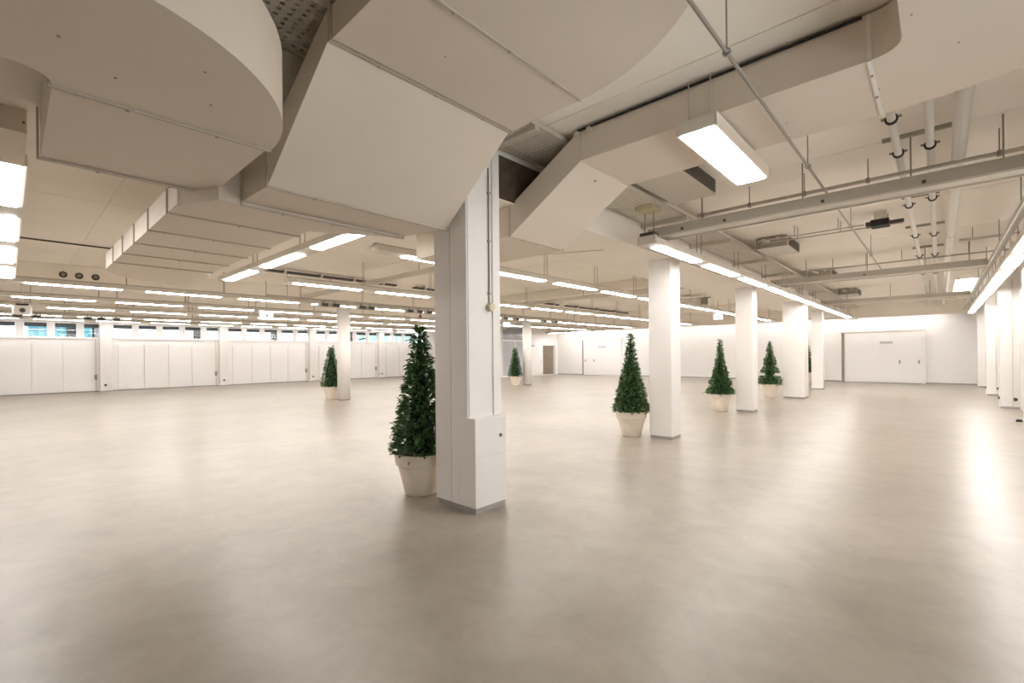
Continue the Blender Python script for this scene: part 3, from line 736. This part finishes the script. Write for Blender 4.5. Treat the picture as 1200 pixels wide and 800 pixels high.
for k, y in enumerate((5.98, 6.3, 7.12, 7.41, 8.81, 9.18, 9.57, 13.3, 13.95, 15.75, 16.54)):
    spot(-12.6, y, 3.0, 'small dark spotlight head on the track before the round columns, ' + ORD[k], 'spotlights before the round columns')
for k, y in enumerate((0.25, 0.68, 1.97, 2.33, 2.75)):
    spot(-22.4, y, 3.0, 'small dark spotlight head near the window wall, ' + (ORD[k] if k < 4 else 'rightmost'), 'spotlights near the window wall')
o = obj('sprinkler_valve', MB().lathe([(0.02, 0), (0.05, 0.02), (0.05, 0.08), (0.02, 0.1), (0.02, 0.16)], (-12.6, 9.25, 2.74), 12), M['red'], smooth=True)
tag(o, 'tiny red valve hanging above the tip of the nearest topiary', 'valve')

# hanging exit signs
def exit_sign(lab, x, y, z, ax, w=0.34, h=0.24):
    t = thing('exit_sign', lab, 'sign', (x, y, z), None)
    def B(u0, u1, v0, v1, z0, z1):
        return bx(x + v0, x + v1, y + u0, y + u1, z0, z1) if ax == 'Y' else bx(x + u0, x + u1, y + v0, y + v1, z0, z1)
    obj('light_box', B(-w / 2, w / 2, -0.03, 0.03, z, z + h), M['sign_lit'], t)
    e = (0.03, 0.034) if ax == 'Y' else (-0.034, -0.03)
    sy = obj('symbol', B(-0.07, 0.05, *e, z + 0.09, z + 0.13), M['signgrey'], t, label='small grey arrow mark')
    obj('arrow_head', B(-0.005, 0.035, *e, z + 0.06, z + 0.16), M['signgrey'], sy)
    obj('hanger_rod', MB().tube((x, y, z + h), (x, y, ZS), 0.008, n=6), M['rod'], t)
exit_sign('white lit exit sign hanging left of the round column', -14.2, 5.05, 2.58, 'Y')
exit_sign('white lit exit sign hanging between the second and third square columns', -6.75, 20.0, 2.89, 'X')
exit_sign('white lit exit sign hanging before the glazed screen', -15.4, 16.4, 2.86, 'Y', 0.42, 0.2)

# projector near the window wall, box unit on the ceiling far back
t = thing('projector', 'white projector hung from the ceiling before the teal windows', 'projector', (-18.7, 0.33, 2.85))
obj('body', MB().loft_x([(-18.95, 0.10, 0.50, 2.78, 3.00), (-18.45, 0.14, 0.46, 2.72, 2.98)]), M['plastic'], t, bevel=0.02)
obj('top_cover', bx(-18.9, -18.5, 0.18, 0.42, 2.99, 3.03), M['rubber'], t, label='black top cover')
obj('lens', MB().tube((-18.45, 0.30, 2.85), (-18.38, 0.30, 2.84), 0.06, n=14), M['dark'], t)
obj('pole', MB().tube((-18.7, 0.30, 3.02), (-18.7, 0.30, ZS - 0.01), 0.03, n=10), M['plastic'], t)
obj('arm', MB().tube((-18.7, 0.42, 3.05), (-18.7, 1.1, 3.22), 0.02, n=8), M['plastic'], t)
t = thing('ceiling_unit', 'pale box unit under the ceiling between the second and third square columns', 'ceiling unit', (-6.8, 17.5, 3.35))
obj('casing', bx(-7.3, -6.6, 17.2, 17.9, 3.28, 3.52), M['pipe'], t, bevel=0.01)
obj('flange_plate', bx(-8.3, -6.2, 17.45, 17.6, 3.52, 3.56), M['rail'], t)
obj('junction', bx(-6.45, -6.25, 17.3, 17.5, 3.28, 3.52), M['boxdark'], t)
for x in (-8.1, -6.4): obj('hanger_rod', MB().tube((x, 17.52, 3.56), (x, 17.52, ZS), 0.01, n=6), M['rod'], t)

# ------------------------------------------------------------------ potted topiaries
def leaf_mesh(prof, H, z0, n, seed, ls):
    rnd = random.Random(seed)
    v = []; f = []
    ts = []
    while len(ts) < n:
        t = rnd.random()
        if rnd.random() < (prof(t) / 0.32) * 0.9 + 0.05: ts.append(t)
    for t in ts:
        R = prof(t)
        ph = rnd.uniform(0, 2 * math.pi)
        k = rnd.choice((rnd.uniform(0.86, 1.04), rnd.uniform(0.86, 1.04), rnd.uniform(0.55, 0.9)))
        if rnd.random() < 0.05: k *= 1.12
        base = Vector((math.cos(ph) * R * k, math.sin(ph) * R * k, z0 + t * H))
        out_ = Vector((math.cos(ph + rnd.uniform(-0.9, 0.9)), math.sin(ph + rnd.uniform(-0.9, 0.9)), 0))
        up = rnd.uniform(-0.45, 1.1)
        d = (out_ + Vector((0, 0, up))).normalized()
        s = d.cross(Vector((rnd.uniform(-.5, .5), rnd.uniform(-.5, .5), 1))).normalized()
        nrm = s.cross(d)
        L = ls * rnd.uniform(0.7, 1.25); w = L * rnd.uniform(0.2, 0.28)
        o = len(v)
        v += [base, base + d * L * 0.35 + s * w + nrm * w * 0.4, base + d * L * 0.75 + s * w * 0.75 + nrm * w * 0.2, base + d * L - nrm * L * 0.08,
              base + d * L * 0.75 - s * w * 0.75 + nrm * w * 0.2, base + d * L * 0.35 - s * w + nrm * w * 0.4, base + d * L * 0.5]
        f += [(o, o + 6, o + 1), (o + 1, o + 6, o + 2), (o + 2, o + 6, o + 3), (o + 3, o + 6, o + 4), (o + 4, o + 6, o + 5), (o + 5, o + 6, o)]
    mb = MB(); mb.v = [tuple(p) for p in v]; mb.f = f
    return mb

def cone_prof(R, p=0.9, tip=0.03, bumps=0.0, nb=5):
    def q(t):
        r = tip + (R - tip) * (1 - t) ** p
        if t < 0.06: r *= 0.80 + 0.2 * t / 0.06
        if bumps: r *= 1 + bumps * math.sin(2 * math.pi * nb * t + 0.6)
        return r
    return q
def skirt_prof(t):
    if t < 0.19: return 0.315 - 0.3 * max(0, t - 0.08)
    if t < 0.265: return 0.10
    r = 0.22 * (1 - (t - 0.265) / 0.735) ** 1.2 + 0.016
    return r * (1 + 0.14 * math.sin(2 * math.pi * 4 * t))

def topiary(label, x, y, prof, seed, H=1.38, n=2600, ls=0.062, rot=0.0, core=0.72):
    t = thing('potted_topiary', label, 'plant', (x, y, 0), None)
    pot = MB().lathe([(0.165, 0.0), (0.172, 0.012), (0.244, 0.318), (0.245, 0.325), (0.266, 0.327), (0.268, 0.334), (0.281, 0.444), (0.282, 0.449), (0.279, 0.452), (0.264, 0.452), (0.262, 0.449), (0.250, 0.40)], (x, y, 0), 36)
    obj('pot', pot, M['pot'], t, smooth=True, label='pale clay-coloured flower pot with a broad rim')
    obj('soil', MB().lathe([(0.248, 0.39), (0.235, 0.41), (0.05, 0.425)], (x, y, 0), 24), M['soil'], t)
    obj('trunk', MB().tube((x, y, 0.41), (x, y, 0.45 + H * 0.9), 0.018, 0.006, 8), M['bark'], t)
    z0 = 0.43
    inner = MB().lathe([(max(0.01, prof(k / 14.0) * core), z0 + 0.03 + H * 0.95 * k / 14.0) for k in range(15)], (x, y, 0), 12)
    lm = leaf_mesh(prof, H, z0, n, seed, ls)
    lm.v = [(p[0] + x, p[1] + y, p[2]) for p in lm.v]
    o = obj('foliage', lm, M['leaf'], t); o['kind'] = 'stuff'
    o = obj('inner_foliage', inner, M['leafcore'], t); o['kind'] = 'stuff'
    return t
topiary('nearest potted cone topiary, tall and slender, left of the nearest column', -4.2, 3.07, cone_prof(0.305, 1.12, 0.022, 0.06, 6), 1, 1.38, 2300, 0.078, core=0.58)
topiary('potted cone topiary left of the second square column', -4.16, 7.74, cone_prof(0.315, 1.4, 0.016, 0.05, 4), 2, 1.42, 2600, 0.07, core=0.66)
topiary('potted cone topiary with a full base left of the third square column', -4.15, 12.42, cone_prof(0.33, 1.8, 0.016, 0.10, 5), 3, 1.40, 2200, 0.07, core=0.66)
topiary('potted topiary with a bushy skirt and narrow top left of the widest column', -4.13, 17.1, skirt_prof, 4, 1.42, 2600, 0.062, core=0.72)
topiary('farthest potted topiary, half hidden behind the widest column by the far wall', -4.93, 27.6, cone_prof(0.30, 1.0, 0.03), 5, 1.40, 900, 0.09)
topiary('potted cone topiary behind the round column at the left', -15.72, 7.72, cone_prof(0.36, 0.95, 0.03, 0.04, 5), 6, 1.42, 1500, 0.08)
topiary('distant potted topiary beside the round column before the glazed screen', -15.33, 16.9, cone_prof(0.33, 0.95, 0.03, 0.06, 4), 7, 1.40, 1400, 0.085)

# ------------------------------------------------------------------ outside the windows
struct('ground_outside', bx(-90, XL - 0.35, -40, 60, -0.6, -0.3), M['ground'])
def building(label, x, y0, y1, h, m, mm, nx, nz):
    t = thing('building', label, 'building', (x, (y0 + y1) / 2, -0.3))
    obj('body', bx(x - 8, x, y0, y1, -0.3, h), m, t)
    g = MB()
    for i in range(nx + 1):
        y = y0 + (y1 - y0) * i / nx
        obj('mullion', bx(x, x + 0.12, y - 0.05, y + 0.05, -0.3, h), mm, t)
    for i in range(nz + 1):
        z = -0.3 + (h + 0.3) * i / nz
        obj('floor_band', bx(x, x + 0.1, y0, y1, z - 0.06, z + 0.06), mm, t)
building('teal glass building outside the leftmost windows', -56, 1.25, 5.15, 12, M['teal'], M['facade'], 6, 7)
building('dark grey building outside, beside the teal one', -56, 5.4, 6.1, 12, M['greyfacade'], M['blind'], 2, 6)
building('pale teal building outside the windows behind the nearest topiary', -56, 35.8, 40.5, 12, M['paleteal'], M['frame'], 6, 7)
